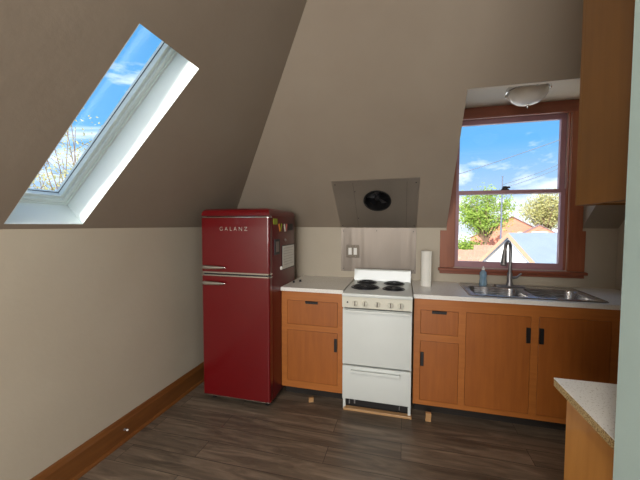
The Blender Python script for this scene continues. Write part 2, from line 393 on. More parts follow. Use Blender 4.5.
# ------------------------------------------------------------------ flush mount lamp in the dormer
lc = Vector((0.812, 2.56, 2.425))
t = thing('ceiling_light', 'round flush mount lamp with frosted glass bowl and chrome rim above the window', 'ceiling light', lc)
T = Matrix.Translation(lc) @ Matrix.Diagonal((0.74, 0.74, 1, 1))
bm = bm_(); lathe(bm, [(0, 0), (0.12, 0), (0.125, -0.012), (0.120, -0.03), (0.02, -0.035), (0, -0.035)], 40, T); obj('canopy', bm, 'chrome', t, True)
bm = bm_(); lathe(bm, [(0.10, -0.028), (0.168, -0.045), (0.180, -0.055), (0.182, -0.078), (0.174, -0.082), (0.166, -0.078), (0.164, -0.060), (0.10, -0.036)], 48, T); obj('rim', bm, 'chrome', t, True)
bm = bm_(); lathe(bm, [(0.163, -0.074), (0.168, -0.086), (0.160, -0.108), (0.135, -0.135), (0.095, -0.158), (0.045, -0.170), (0, -0.173), ], 48, T); obj('glass_bowl', bm, 'shade', t, True)
bm = bm_(); lathe(bm, [(0, -0.168), (0.016, -0.170), (0.016, -0.176), (0.008, -0.180), (0.009, -0.188), (0.004, -0.196), (0, -0.198)], 20, T); obj('finial', bm, 'chrome', t, True)
for k in range(3):
    a = R(35 + 120 * k); p = lc + Vector((0.132 * math.cos(a), 0.132 * math.sin(a), -0.08))
    bm = bm_(); lathe(bm, [(0, 0.004), (0.010, 0.002), (0.009, -0.010), (0.004, -0.016), (0, -0.017)], 12, Matrix.Translation(p)); obj('thumb_screw', bm, 'chrome', t, True)

# ------------------------------------------------------------------ steel plates, vent, switch
PX0, PX1 = -0.592, 0.106
def screw(bm, p, n, r=0.005):
    q = Vector((0, 0, 1)).rotation_difference(Vector(n)).to_matrix().to_4x4()
    lathe(bm, [(r, 0), (r, 0.001), (r * 0.6, 0.0022), (0, 0.0025)], 10, Matrix.Translation(p) @ q)
t = thing('steel_hood_panel', 'brushed steel sheet on the sloping ceiling around the round vent', 'steel panel', (-0.243, YB - 0.28, ZK + 0.28))
su2, sv2, sn2 = (1, 0, 0), (0, -CB, SB), (0, -SB, -CB)
bm = bm_(); slab(bm, [(PX0, 0.003), (-0.41, 0.003), (PX1, 0.003), (PX1 + 0.006, 0.578), (PX0 - 0.004, 0.565)], [circ(FX, FV, FR - 0.002)], (0, YB, ZK), su2, sv2, sn2, 0.001, 0.004); obj('sheet', bm, 'steelup', t)
for a in (-0.420, 0.014):
    bm = bm_(); slab(bm, rect(a, a + 0.003, 0.01, 0.545), [], (0, YB, ZK), su2, sv2, sn2, 0.0041, 0.0050); obj('folded_seam', bm, 'steel', t)
for a, b_ in ((-0.41, 0.45), (-0.41, 0.13), (0.085, 0.53), (-0.57, 0.53), (0.085, 0.03), (-0.57, 0.03)):
    p = Vector((a, YB, ZK)) + Vector(sv2) * b_ + Vector(sn2) * 0.005
    bm = bm_(); screw(bm, p, sn2); obj('screw', bm, 'black', t)
t = thing('steel_backsplash', 'brushed steel sheet on the wall behind the stove', 'steel panel', (-0.243, YB, 1.19))
bm = bm_(); box(bm, PX0 + 0.004, PX1, YB - 0.0035, YB - 0.0005, 0.975, ZK - 0.003); obj('sheet', bm, 'steel', t)
for a, z in ((-0.565, 1.36), (-0.25, 1.365), (0.08, 1.36), (-0.565, 1.0), (0.085, 1.0)):
    bm = bm_(); screw(bm, (a, YB - 0.0035, z), (0, -1, 0)); obj('screw', bm, 'black', t)
# vent fan sunk in the slope
vc = Vector((FX, YB, ZK)) + Vector(sv2) * FV
t = thing('exhaust_fan', 'round black wall vent with fan blades above the stove', 'exhaust fan', vc)
q = Vector((0, 0, 1)).rotation_difference(Vector(sn2)).to_matrix().to_4x4(); T = Matrix.Translation(vc) @ q
bm = bm_(); lathe(bm, [(FR - 0.004, -0.10), (FR - 0.004, 0.008), (FR + 0.010, 0.010), (FR + 0.010, 0.006), (FR - 0.001, 0.005)], 48, T); lathe(bm, [(0, -0.10), (FR - 0.004, -0.10)], 48, T); obj('housing', bm, 'black', t, True)
bm = bm_(); lathe(bm, [(0, -0.02), (0.020, -0.024), (0.026, -0.035), (0.026, -0.075), (0, -0.075)], 24, T); obj('hub', bm, 'coil', t, True)
for k in range(5):
    a = 2 * math.pi * k / 5 + 0.3; bm = bm_(); n = 7; rows = []
    for i in range(n):
        r = 0.022 + (FR - 0.034) * i / (n - 1); wd = 0.014 + 0.026 * i / (n - 1)
        row = []
        for s in (-1, 0, 1):
            th = a + s * wd / r * 0.8; row.append(bm.verts.new(T @ Vector((r * math.cos(th), r * math.sin(th), -0.05 + s * 0.014))))
        rows.append(row)
    for i in range(n - 1):
        for j in range(2): bm.faces.new((rows[i][j], rows[i][j + 1], rows[i + 1][j + 1], rows[i + 1][j]))
    bmesh.ops.solidify(bm, geom=bm.faces[:], thickness=0.0015); obj('blade', bm, 'nickel' if k in (1, 4) else 'coil', t, True)
t = thing('light_switch', 'dull metal switch plate with two white rockers on the steel backsplash', 'light switch', (-0.475, YB - 0.0035, 1.168))
obj('wall_plate', B(-0.537, -0.413, YB - 0.009, YB - 0.0035, 1.108, 1.228, bev=0.003), 'brass', t)
for x in (-0.500, -0.450): obj('rocker', B(x - 0.016, x + 0.016, YB - 0.013, YB - 0.008, 1.135, 1.201, bev=0.002), 'white_plastic', t)
for x in (-0.500, -0.450):
    for z in (1.118, 1.218):
        bm = bm_(); screw(bm, (x, YB - 0.009, z), (0, -1, 0), 0.003); obj('screw', bm, 'nickel', t)

# ------------------------------------------------------------------ base cabinets
YF = 2.457; ZT = 0.884
def pull(parent, x0, x1, z0, z1):
    bm = bm_(); box(bm, x0, x1, YF - 0.0015, YF, z0, z1, 0.0005)
    if x1 - x0 > z1 - z0: box(bm, x0, x1, YF - 0.014, YF - 0.001, z1 - 0.004, z1, 0.001); box(bm, x0, x1, YF - 0.014, YF - 0.011, z1 - 0.012, z1, 0.001)
    else: box(bm, x0, x0 + 0.004, YF - 0.012, YF - 0.001, z0, z1, 0.001); box(bm, x0, x1, YF - 0.012, YF - 0.009, z0, z1, 0.001)
    obj('pull', bm, 'black', parent)
def base_cabinet(name, label, x0, x1, fronts, zb=0.085):
    t = thing(name, label, 'cabinet', ((x0 + x1) / 2, 2.75, 0), 'orange wood base cabinets')
    bm = bm_()
    box(bm, x0 + 0.002, x0 + 0.018, YF + 0.02, 3.055, zb, ZT - 0.001); box(bm, x1 - 0.018, x1 - 0.002, YF + 0.02, 3.055, zb, ZT - 0.001)
    box(bm, x0 + 0.018, x1 - 0.018, YF + 0.02, 3.05, zb, zb + 0.016); box(bm, x0 + 0.018, x1 - 0.018, 3.045, 3.055, zb + 0.016, ZT - 0.001)
    obj('carcass', bm, 'side', t)
    holes = [rect(f[1] - 0.002, f[2] + 0.002, f[3] - 0.002, f[4] + 0.002) for f in fronts]
    bm = bm_(); slab(bm, rect(x0, x1, zb, ZT - 0.001), holes, (0, YF, 0), (1, 0, 0), (0, 0, 1), (0, 1, 0), 0.0, 0.02); obj('face_frame', bm, 'cabx', t)
    obj('toe_kick', B(x0 + 0.01, x1 - 0.01, YF + 0.07, YF + 0.085, 0, zb), 'kick', t)
    for kind, a, b_, c, d, pl in fronts:
        f = obj(kind, B(a, b_, YF - 0.001, YF + 0.017, c, d, bev=0.0015), 'cab', t)
        pull(f, *pl)
    return t
base_cabinet('base_cabinet', 'narrow orange wood base cabinet between the red fridge and the white stove', -0.968, -0.456,
    [('drawer', -0.916, -0.500, 0.612, 0.806, (-0.762, -0.660, 0.784, 0.807)), ('door', -0.918, -0.500, 0.142, 0.562, (-0.524, -0.502, 0.416, 0.520))])
base_cabinet('base_cabinet', 'wide orange wood base cabinet with three doors under the sink', 0.078, 1.625,
    [('drawer', 0.126, 0.382, 0.622, 0.796, (0.204, 0.304, 0.773, 0.797)), ('door', 0.126, 0.388, 0.122, 0.566, (0.127, 0.151, 0.382, 0.484)),
     ('door', 0.436, 0.842, 0.122, 0.797, (0.815, 0.841, 0.618, 0.722)), ('door', 0.892, 1.300, 0.122, 0.800, (0.893, 0.919, 0.618, 0.724))])
for x, y, lab, hgt, an in ((-0.706, 2.425, 'small pale wood block on the floor under the narrow cabinet', 0.035, 25), (0.186, 2.400, 'small pale wood block standing on the floor beside the stove', 0.062, 4)):
    t = thing('wood_block', lab, 'wood block', (x, y, 0), 'wood blocks under the cabinets')
    m4 = Matrix.Translation((x, y, 0)) @ Matrix.Rotation(R(an), 4, 'Z')
    bm = bm_(); box(bm, -0.019, 0.019, -0.010, 0.012, 0.0, hgt * 0.45, 0.001, mat=m4); obj('lower_piece', bm, 'strip', t)
    bm = bm_(); box(bm, -0.017, 0.020, -0.012, 0.010, hgt * 0.45, hgt, 0.001, mat=m4); obj('upper_piece', bm, 'strip', t)
tag(obj('floor_strip', B(-0.436, 0.070, 2.383, 2.424, 0, 0.018, bev=0.002), 'strip', loc=(-0.183, 2.40, 0)), 'raw pine strip lying on the floor in front of the stove base', 'wood strip')

# countertops
def ctop(label, x0, x1, y0, y1, hole=None, th=0.030, core='counter'):
    t = thing('countertop', label, 'countertop', ((x0 + x1) / 2, (y0 + y1) / 2, 0.914 - th))
    hs = [hole] if hole else []
    bm = bm_(); slab(bm, rect(x0, x1, y0, y1), hs, (0, 0, 0.914), (1, 0, 0), (0, 1, 0), (0, 0, -1), 0.0, 0.003 if core != 'counter' else th); obj('laminate_sheet', bm, 'counter', t)
    if core != 'counter':
        bm = bm_(); slab(bm, rect(x0 + 0.0008, x1 - 0.001, y0 + 0.001, y1 - 0.0008), hs, (0, 0, 0.911), (1, 0, 0), (0, 1, 0), (0, 0, -1), 0.0, th - 0.003); obj('particle_board_core', bm, core, t, label='exposed tan particle board edge')
    return t
ctop('short pale laminate countertop between the fridge and the stove', -0.968, -0.451, 2.437, 3.058)
ctop('long pale laminate countertop holding the double sink', 0.072, 1.632, 2.437, 3.058, rrect(0.48, 1.29, 2.505, 2.985, 0.03))
ctop('pale laminate peninsula top with a raw particle board edge', 0.488, 1.632, 0.803, 1.213, None, 0.027, 'chip')
# peninsula cabinet
t = thing('peninsula_cabinet', 'pale wood cabinet end under the peninsula top at lower right', 'cabinet', (1.07, 1.0, 0))
obj('end_panel', B(0.518, 0.536, 0.803, 1.190, 0.0, 0.886, bev=0.001), 'side', t)
obj('face_frame', B(0.536, 1.630, 1.170, 1.190, 0.085, 0.886), 'side', t)
obj('toe_kick', B(0.536, 1.630, 1.10, 1.115, 0, 0.085), 'kick', t)
obj('back_panel', B(0.536, 1.630, 0.805, 0.815, 0.0, 0.886), 'side', t)
for a, b_ in ((0.58, 1.08), (1.11, 1.60)):
    f = obj('door', B(a, b_, 1.187, 1.200, 0.125, 0.85, bev=0.0015), 'cab', t)
    obj('pull', B(b_ - 0.03 if a < 1 else a, b_ if a < 1 else a + 0.03, 1.200, 1.204, 0.62, 0.72), 'black', f)
# wall cabinet above
t = thing('wall_cabinet', 'tall brown wood wall cabinet hanging at the right edge of the picture', 'cabinet', (0.70, 1.0, 1.482))
obj('side_panel', B(0.520, 0.538, 0.803, 1.172, 1.482, 2.50, bev=0.001), 'upper', t)
obj('side_panel', B(1.55, 1.568, 0.803, 1.172, 1.482, 2.50, bev=0.001), 'upper', t)
obj('bottom_panel', B(0.538, 1.55, 0.803, 1.172, 1.488, 1.504), 'side', t)
obj('top_panel', B(0.538, 1.55, 0.803, 1.172, 2.48, 2.498), 'upper', t)
obj('face_frame', B(0.520, 1.568, 1.172, 1.190, 1.482, 2.50), 'upper', t)
for a, b_ in ((0.55, 1.03), (1.06, 1.54)):
    f = obj('door', B(a, b_, 1.1905, 1.206, 1.52, 2.46, bev=0.0015), 'cab', t)
    obj('pull', B(b_ - 0.03 if a < 1 else a, b_ if a < 1 else a + 0.03, 1.206, 1.210, 1.60, 1.70), 'black', f)

# ------------------------------------------------------------------ sink, faucet
t = thing('kitchen_sink', 'stainless double bowl sink set in the countertop under the window', 'sink', (0.885, 2.74, 0.914))
BL = [(0.505, 0.865), (0.905, 1.262)]; BY = (2.528, 2.868)
bm = bm_()
slab(bm, rrect(0.462, 1.308, 2.487, 3.003, 0.035), [rrect(a, b_, BY[0], BY[1], 0.06, 8) for a, b_ in BL], (0, 0, 0.914), (1, 0, 0), (0, 1, 0), (0, 0, 1), 0.0, 0.004)
# raised edge
def loopring(bm, L0, z0, L1, z1):
    a = [bm.verts.new((x, y, z0)) for x, y in L0]; b_ = [bm.verts.new((x, y, z1)) for x, y in L1]
    for i in range(len(a)): j = (i + 1) % len(a); bm.faces.new((a[i], a[j], b_[j], b_[i]))
loopring(bm, rrect(0.458, 1.312, 2.483, 3.007, 0.038), 0.9142, rrect(0.464, 1.306, 2.489, 3.001, 0.034), 0.9205)
loopring(bm, rrect(0.464, 1.306, 2.489, 3.001, 0.034), 0.9205, rrect(0.474, 1.296, 2.499, 2.991, 0.03), 0.9178)
obj('rim', bm, 'sink', t, True)
for a, b_ in BL:
    bm = bm_(); rings = []
    for inset, z, r in ((0, 0.918, 0.06), (0.004, 0.910, 0.058), (0.010, 0.80, 0.056), (0.016, 0.765, 0.054), (0.034, 0.748, 0.045), (0.07, 0.744, 0.03)):
        rings.append([bm.verts.new((x, y, z)) for x, y in rrect(a + inset, b_ - inset, BY[0] + inset, BY[1] - inset, r, 8)])
    for p, q_ in zip(rings, rings[1:]):
        for i in range(len(p)): j = (i + 1) % len(p); bm.faces.new((p[i], p[j], q_[j], q_[i]))
    bm.faces.new(rings[-1]); bwl = obj('bowl', bm, 'sink', t, True)
    bm = bm_(); lathe(bm, [(0.045, 0.0), (0.044, 0.003), (0.034, 0.002), (0.030, 0.0005), (0, 0.0005)], 24, Matrix.Translation(((a + b_) / 2, 2.70, 0.744))); obj('drain', bm, 'nickel', bwl, True)
f0 = Vector((0.842, 2.935, 0.9182))
t = thing('faucet', 'grey gooseneck faucet rising from the sink before the window', 'faucet', f0)
bm = bm_(); box(bm, f0.x - 0.11, f0.x + 0.11, f0.y - 0.026, f0.y + 0.026, f0.z, f0.z + 0.008, 0.0035, 3); obj('deck_plate', bm, 'nickel', t, True)
bm = bm_(); lathe(bm, [(0, 0), (0.027, 0), (0.026, 0.012), (0.020, 0.03), (0.0185, 0.10), (0.0145, 0.108), (0, 0.108)], 24, Matrix.Translation(f0 + Vector((0, 0, 0.008)))); obj('body', bm, 'nickel', t, True)
dirv = Vector((-0.50, -0.866, 0)); zt = 1.212; rr_ = 0.078
pts = [f0 + Vector((0, 0, 0.11)), f0 + Vector((0, 0, 0.22))]
cz = Vector((f0.x, f0.y, zt))
for k in range(13):
    a = math.pi * (1 - k / 12 * 0.96); pts.append(cz + dirv * (rr_ + rr_ * math.cos(a)) + Vector((0, 0, rr_ * math.sin(a))))
bm = bm_(); tube(bm, pts, 0.0125, 16); obj('gooseneck', bm, 'nickel', t, True)
e = pts[-1]; ed = (pts[-1] - pts[-2]).normalized()
bm = bm_(); tube(bm, [e, e + ed * 0.02, e + ed * 0.07, e + ed * 0.115, e + ed * 0.120], [0.0145, 0.016, 0.020, 0.023, 0.018], 20); obj('spray_head', bm, 'nickel', t, True)
bm = bm_(); tube(bm, [f0 + Vector((0.015, 0, 0.07)), f0 + Vector((0.05, 0, 0.075)), f0 + Vector((0.085, 0, 0.11))], [0.011, 0.009, 0.006], 12); obj('lever_handle', bm, 'nickel', t, True)
p = Vector((0.645, 2.945, 0.918))
t = thing('soap_bottle', 'pale blue dish soap bottle standing at the back of the sink', 'bottle', p)
bm = bm_(); lathe(bm, [(0, 0), (0.026, 0), (0.029, 0.006), (0.029, 0.03), (0.025, 0.06), (0.028, 0.09), (0.026, 0.108), (0.011, 0.124), (0.011, 0.130), (0, 0.130)], 24, Matrix.Translation(p)); obj('bottle_body', bm, 'soap', t, True)
bm = bm_(); lathe(bm, [(0.0125, 0.128), (0.0125, 0.142), (0.007, 0.146), (0.005, 0.158), (0, 0.158)], 20, Matrix.Translation(p)); obj('cap', bm, 'white_plastic', t, True)

# tall white roll
p = Vector((0.180, 2.80, 0.914))
t = thing('paper_towel_roll', 'slim white upright paper roll on the countertop between stove and window', 'paper towel', p)
bm = bm_(); lathe(bm, [(0.012, 0.290), (0.012, 0.001), (0.041, 0.001), (0.0415, 0.290), (0.039, 0.293), (0.014, 0.293), (0.012, 0.290)], 32, Matrix.Translation(p)); obj('roll', bm, 'white', t, True, ang=50)
bm = bm_(); lathe(bm, [(0.0118, 0.289), (0.0118, 0.004), (0.010, 0.004), (0.010, 0.289), (0.0118, 0.289)], 20, Matrix.Translation(p)); obj('cardboard_core', bm, 'strip', t, True)
bm = bm_(); box(bm, p.x + 0.034, p.x + 0.0365, p.y - 0.035, p.y - 0.018, 0.9155, 1.206); obj('loose_sheet', bm, 'white', t)
# small dark items on the short counter
for x, y, r, lab in ((-0.890, 2.712, 0.011, 'small black cap on the short countertop, farther from the viewer'), (-0.930, 2.650, 0.009, 'small dark cap on the short countertop, nearest the fridge side')):
    t = tag(obj('bottle_cap', (lambda b: (lathe(b, [(0, 0), (r, 0), (r * 1.02, 0.004), (r * 0.96, 0.014), (r * 0.8, 0.016), (0, 0.016)], 18, Matrix.Translation((x, y, 0.914))), b)[1])(bm_()), 'black', smooth=True, loc=(x, y, 0.914)), lab, 'cap', 'caps on the short countertop')

# ------------------------------------------------------------------ stove
SX0, SX1, SY = -0.443, 0.064, 2.378
t = thing('electric_stove', 'small white electric range with four coil burners between the two cabinets', 'stove', (-0.19, 2.68, 0))
bm = bm_()
box(bm, SX0, SX0 + 0.012, SY + 0.02, 2.985, 0.075, 0.895); box(bm, SX1 - 0.012, SX1, SY + 0.02, 2.985, 0.075, 0.895)
box(bm, SX0 + 0.012, SX1 - 0.012, 2.97, 2.985, 0.075, 0.895); box(bm, SX0 + 0.012, SX1 - 0.012, SY + 0.03, 2.97, 0.08, 0.10)
obj('body', bm, 'enamel', t)
obj('inner_front', B(SX0 + 0.012, SX1 - 0.012, SY + 0.034, SY + 0.05, 0.10, 0.85), 'black', t)
bm = bm_(); box(bm, SX0 + 0.012, SX1 - 0.012, SY + 0.055, SY + 0.07, 0.008, 0.098)
obj('base_grille', bm, 'black', t)
for x, z, s in ((-0.40, 0.05, 0.004), (-0.36, 0.055, 0.005), (-0.02, 0.05, 0.002)):
    obj('base_clip', B(x, x + s * 2, SY + 0.050, SY + 0.055, z - 0.02, z + 0.012), 'nickel', t)
for x in (SX0 + 0.001, SX1 - 0.021):
    for y in (SY + 0.022, 2.95): obj('leg', B(x, x + 0.020, y, y + 0.03, 0.0, 0.08, bev=0.002), 'enamel', t)
# cooktop with a lip
bm = bm_(); box(bm, SX0 - 0.001, SX1 + 0.001, 2.342, 2.955, 0.888, 0.914, 0.006, 3); obj('cooktop', bm, 'enamel', t, True, ang=60)
# backguard: slightly tapered slab
bm = bm_()
slab(bm, [(2.935, 0.914), (2.975, 0.914), (2.975, 1.005), (2.968, 1.014), (2.956, 1.014), (2.950, 1.005)], [], (SX0 + 0.003, 0, 0), (0, 1, 0), (0, 0, 1), (1, 0, 0), 0, SX1 - SX0 - 0.006); obj('backguard', bm, 'enamel', t)
# burners
def burner(cx, cy, r):
    b0 = thing_part('burner', t, (cx, cy, 0.914))
    bm = bm_(); lathe(bm, [(r + 0.010, 0.0008), (r + 0.010, 0.004), (r + 0.004, 0.006), (r - 0.004, 0.002), (r * 0.5, 0.0015), (0, 0.0015)], 40, Matrix.Translation((cx, cy, 0.914)))
    dp = obj('burner', bm, 'drip', t, True)
    bm = bm_(); pts = []; turns = 4 if r > 0.09 else 3; N = turns * 28
    for i in range(N + 1):
        a = 2 * math.pi * turns * i / N; q_ = 0.022 + (r - 0.028) * i / N
        pts.append((cx + q_ * math.cos(a), cy + q_ * math.sin(a), 0.9235))
    tube(bm, pts, 0.0052, 6); 
    obj('coil', bm, 'coil', dp, True)
    bm = bm_()
    for k in range(3):
        a = 2 * math.pi * k / 3 + 0.5
        tube(bm, [(cx, cy, 0.9175), (cx + (r - 0.005) * math.cos(a), cy + (r - 0.005) * math.sin(a), 0.9175)], 0.002, 6)
    lathe(bm, [(0, 0.004), (0.014, 0.004), (0.014, 0.010), (0, 0.011)], 16, Matrix.Translation((cx, cy, 0.914)))
    obj('coil_support', bm, 'nickel', dp)
def thing_part(*a): return None
for cx, cy, r in ((-0.300, 2.605, 0.104), (-0.312, 2.838, 0.078), (-0.078, 2.828, 0.078), (-0.075, 2.590, 0.078)): burner(cx, cy, r)
# control panel
bm = bm_()
slab(bm, [(2.345, 0.888), (2.375, 0.888), (2.39, 0.806), (2.352, 0.806)], [], (SX0 + 0.001, 0, 0), (0, 1, 0), (0, 0, 1), (1, 0, 0), 0, SX1 - SX0 - 0.002); cp = obj('control_panel', bm, 'ivory', t)
nrm = Vector((0, -1, 0.085)).normalized(); q = Vector((0, 0, 1)).rotation_difference(nrm).to_matrix().to_4x4()
for x in (-0.344, -0.273, -0.182, -0.088, -0.018):
    bm = bm_(); T = Matrix.Translation((x, 2.3495, 0.842)) @ q
    lathe(bm, [(0, 0), (0.024, 0), (0.024, 0.003), (0.019, 0.006), (0.0165, 0.016), (0.014, 0.018), (0, 0.018)], 24, T); kb = obj('knob', bm, 'ivory', t, True)
    bm = bm_(); box(bm, -0.0035, 0.0035, -0.016, 0.016, 0.017, 0.027, 0.0015, mat=T); obj('grip', bm, 'brass', kb)
bm = bm_(); lathe(bm, [(0, 0), (0.007, 0), (0.006, 0.004), (0, 0.005)], 14, Matrix.Translation((-0.402, 2.3497, 0.846)) @ q); obj('indicator_lamp', bm, 'darkmag', t, True)
# oven door and drawer
bm = bm_(); box(bm, SX0 + 0.002, SX1 - 0.002, SY - 0.014, SY + 0.03, 0.370, 0.792, 0.004, 3); dr = obj('oven_door', bm, 'enamel', t, True, ang=60)
bm = bm_(); box(bm, SX0 + 0.022, SX1 - 0.014, SY - 0.045, SY - 0.028, 0.770, 0.790, 0.004, 3)
for x in (SX0 + 0.028, SX1 - 0.036): box(bm, x, x + 0.016, SY - 0.030, SY - 0.010, 0.772, 0.788, 0.002)
obj('door_handle', bm, 'enamel', dr, True, ang=60)
bm = bm_(); box(bm, SX0 + 0.002, SX1 - 0.002, SY - 0.012, SY + 0.03, 0.100, 0.356, 0.004, 3); dw = obj('storage_drawer', bm, 'enamel', t, True, ang=60)
bm = bm_(); box(bm, -0.375, -0.015, SY - 0.038, SY - 0.026, 0.312, 0.334, 0.003)
box(bm, -0.375, -0.015, SY - 0.036, SY - 0.010, 0.328, 0.334, 0.002)
obj('drawer_handle', bm, 'enamel', dw)

# ------------------------------------------------------------------ fridge
RX0, RX1, RY, RB = -1.552, -0.972, 2.222, 2.80
t = thing('refrigerator', 'glossy red retro refrigerator with chrome handles in the corner', 'refrigerator', ((RX0 + RX1) / 2, 2.5, 0))
bm = bm_(); box(bm, RX0 + 0.003, RX1, RY + 0.062, RB, 0.045, 1.50, 0.012, 3); obj('cabinet_body', bm, 'redside', t, True, ang=50)
# rounded cap: profile swept across the width, with rounded ends
bm = bm_(); vs = box(bm, RX0 + 0.003, RX1, RY + 0.006, RB + 0.001, 1.440, 1.545)
ed = [e for e in bm.edges if all(v.co.z > 1.5 for v in e.verts)]
bmesh.ops.bevel(bm, geom=ed, offset=0.046, segments=7, profile=0.5, affect='EDGES')
bmesh.ops.bisect_plane(bm, geom=bm.verts[:] + bm.edges[:] + bm.faces[:], plane_co=(0, 0, 1.488), plane_no=(0, 0, 1), clear_inner=True)
bmesh.ops.holes_fill(bm, edges=[e for e in bm.edges if e.is_boundary])
obj('top_cap', bm, 'red', t, True, ang=60)
def door(z0, z1, name):
    bm = bm_(); box(bm, RX0, RX1, RY, RY + 0.056, z0, z1)
    ed = [e for e in bm.edges if all(v.co.y < RY + 0.01 for v in e.verts) and abs(e.verts[0].co.z - e.verts[1].co.z) > 0.1]
    bmesh.ops.bevel(bm, geom=ed, offset=0.016, segments=6, profile=0.5, affect='EDGES')
    return obj(name, bm, 'red', t, True, ang=50)
ud = door(1.052, 1.472, 'freezer_door'); ld = door(0.062, 1.018, 'lower_door')
def trimbar(z0, z1, par, y=0.003):
    bm = bm_(); L = []
    r = 0.016
    for i in range(7): a = R(180 + 90 * i / 6); L.append((RX0 + r + (r + y) * math.cos(a), RY + r + (r + y) * math.sin(a)))
    for i in range(7): a = R(270 + 90 * i / 6); L.append((RX1 - r + (r + y) * math.cos(a), RY + r + (r + y) * math.sin(a)))
    L += [(RX1 + y, RY + 0.05), (RX0 - y, RY + 0.05)]
    slab(bm, L, [], (0, 0, 0), (1, 0, 0), (0, 1, 0), (0, 0, 1), z0, z1); return obj('chrome_trim', bm, 'chrome', par)
trimbar(1.4725, 1.480, ud); trimbar(1.040, 1.0515, ud); trimbar(1.0185, 1.028, ld); trimbar(0.054, 0.0615, ld, 0.001)
obj('door_gap', B(RX0 + 0.01, RX1 - 0.01, RY + 0.02, RY + 0.064, 0.048, 1.482), 'black', t)
def fhandle(z, par):
    bm = bm_(); n = 12; prof = []
    L = 0.205
    for i in range(n + 1):
        s = i / n; r = 0.0165 * (1 - s ** 2.6) ** 0.5 if s < 1 else 0.0
        prof.append((max(r, 0.0004) * (1 if s > 0.04 else 0.8), L * s))
    prof = [(0, 0)] + prof + [(0, L)]
    lathe(bm, prof, 20, Matrix.Translation((RX0 + 0.024, RY - 0.022, z)) @ Matrix.Diagonal((1, 0.8, 1, 1)) @ Matrix.Rotation(R(90), 4, 'Y'))
    for x in (0.012, 0.15): tube(bm, [(RX0 + 0.035 + x, RY - 0.022, z), (RX0 + 0.035 + x, RY + 0.002, z)], 0.007, 12)
    obj('handle', bm, 'chrome', par, True)
fhandle(1.088, ud); fhandle(0.964, ld)
for x in (RX0 + 0.04, RX1 - 0.07):
    for y in (RY + 0.08, RB - 0.07): bm = bm_(); lathe(bm, [(0, 0), (0.018, 0), (0.018, 0.012), (0.012, 0.016), (0.012, 0.05), (0, 0.05)], 14, Matrix.Translation((x + 0.015, y, 0))); obj('foot', bm, 'black', t)
obj('base_grille', B(RX0 + 0.02, RX1 - 0.02, RY + 0.07, RY + 0.09, 0.015, 0.05), 'black', t)
cu = bpy.data.curves.new('brand_lettering', 'FONT'); cu.body = 'GALANZ'; cu.size = 0.043; cu.extrude = 0.0015; cu.space_character = 1.62; cu.align_x = 'CENTER'; cu.align_y = 'CENTER'; cu.resolution_u = 4
tmp = bpy.data.objects.new('tmp_text', cu); C.objects.link(tmp); bpy.context.view_layer.update()
me = bpy.data.meshes.new_from_object(tmp.evaluated_get(bpy.context.evaluated_depsgraph_get())); bpy.data.objects.remove(tmp)
me.materials.clear(); me.materials.append(M['chrome'])
bm = bm_(); bm.from_mesh(me); bpy.data.meshes.remove(me)
bmesh.ops.transform(bm, matrix=Matrix.Translation((-1.268, RY - 0.0012, 1.386)) @ Matrix.Rotation(R(90), 4, 'X'), verts=bm.verts[:])
obj('brand_lettering', bm, 'chrome', ud)

# things on the fridge side
def side_mag(name, label, cat, y0, y1, z0, z1, mat, th=0.004, group=None):
    return tag(obj(name, B(RX1 + 0.0006, RX1 + th, y0, y1, z0, z1, bev=0.0008), mat, loc=(RX1, (y0 + y1) / 2, (z0 + z1) / 2)), label, cat, 'magnets on the fridge side')
side_mag('fridge_magnet', 'square green magnet at the top front corner of the fridge side', 'magnet', 2.296, 2.375, 1.422, 1.468, 'green')
side_mag('fridge_magnet', 'dark rectangular magnet high on the fridge side toward the back', 'magnet', 2.625, 2.735, 1.372, 1.430, 'darkmag')
def lean_mag(label, y, z, mat, n, cl):
    t2 = thing('fridge_magnet', label, 'magnet', (RX1, y, z), 'magnets on the fridge side')
    for k in range(n):
        m4 = Matrix.Translation((RX1 + 0.0008, y + (k - (n - 1) / 2) * 0.034, z)) @ Matrix.Rotation(R(-22 if k % 2 else 22), 4, 'X')
        bm = bm_(); box(bm, 0, 0.004, -0.010, 0.010, -0.032, 0.032, 0.0008, mat=m4); obj('letter_stroke', bm, mat[k], t2)
lean_mag('orange and pale slanted strip magnet between the green square and the pink strip', 2.440, 1.398, ['orange', 'green'], 2, 0)
lean_mag('pink and pale slanted strip magnet beside the dark rectangular magnet', 2.556, 1.395, ['white', 'pinkmag'], 2, 0)
t = thing('magnetic_photo', 'small dark framed photo stuck on the fridge side left of the white paper', 'photo', (RX1, 2.36, 1.247))
obj('photo_frame', B(RX1 + 0.0006, RX1 + 0.008, 2.312, 2.412, 1.186, 1.306, bev=0.001), 'darkmag', t)
obj('photo_print', B(RX1 + 0.0078, RX1 + 0.0092, 2.334, 2.392, 1.206, 1.288), 'greymag', t)
t = thing('paper_note', 'sheet of white paper with faint lines stuck on the fridge side', 'paper', (RX1, 2.62, 1.145))
obj('sheet', B(RX1 + 0.004, RX1 + 0.0052, 2.482, 2.765, 1.052, 1.243), 'white', t)
obj('backing_board', B(RX1 + 0.0006, RX1 + 0.004, 2.474, 2.772, 1.044, 1.250), 'black', t)
bm = bm_()
for k in range(7): box(bm, RX1 + 0.0052, RX1 + 0.0056, 2.505, 2.742 - 0.02 * (k % 3), 1.222 - k * 0.023, 1.2245 - k * 0.023)
obj('written_lines', bm, 'inkgrey', t)
QY = Vector((0, 0, 1)).rotation_difference(Vector((1, 0, 0))).to_matrix().to_4x4()
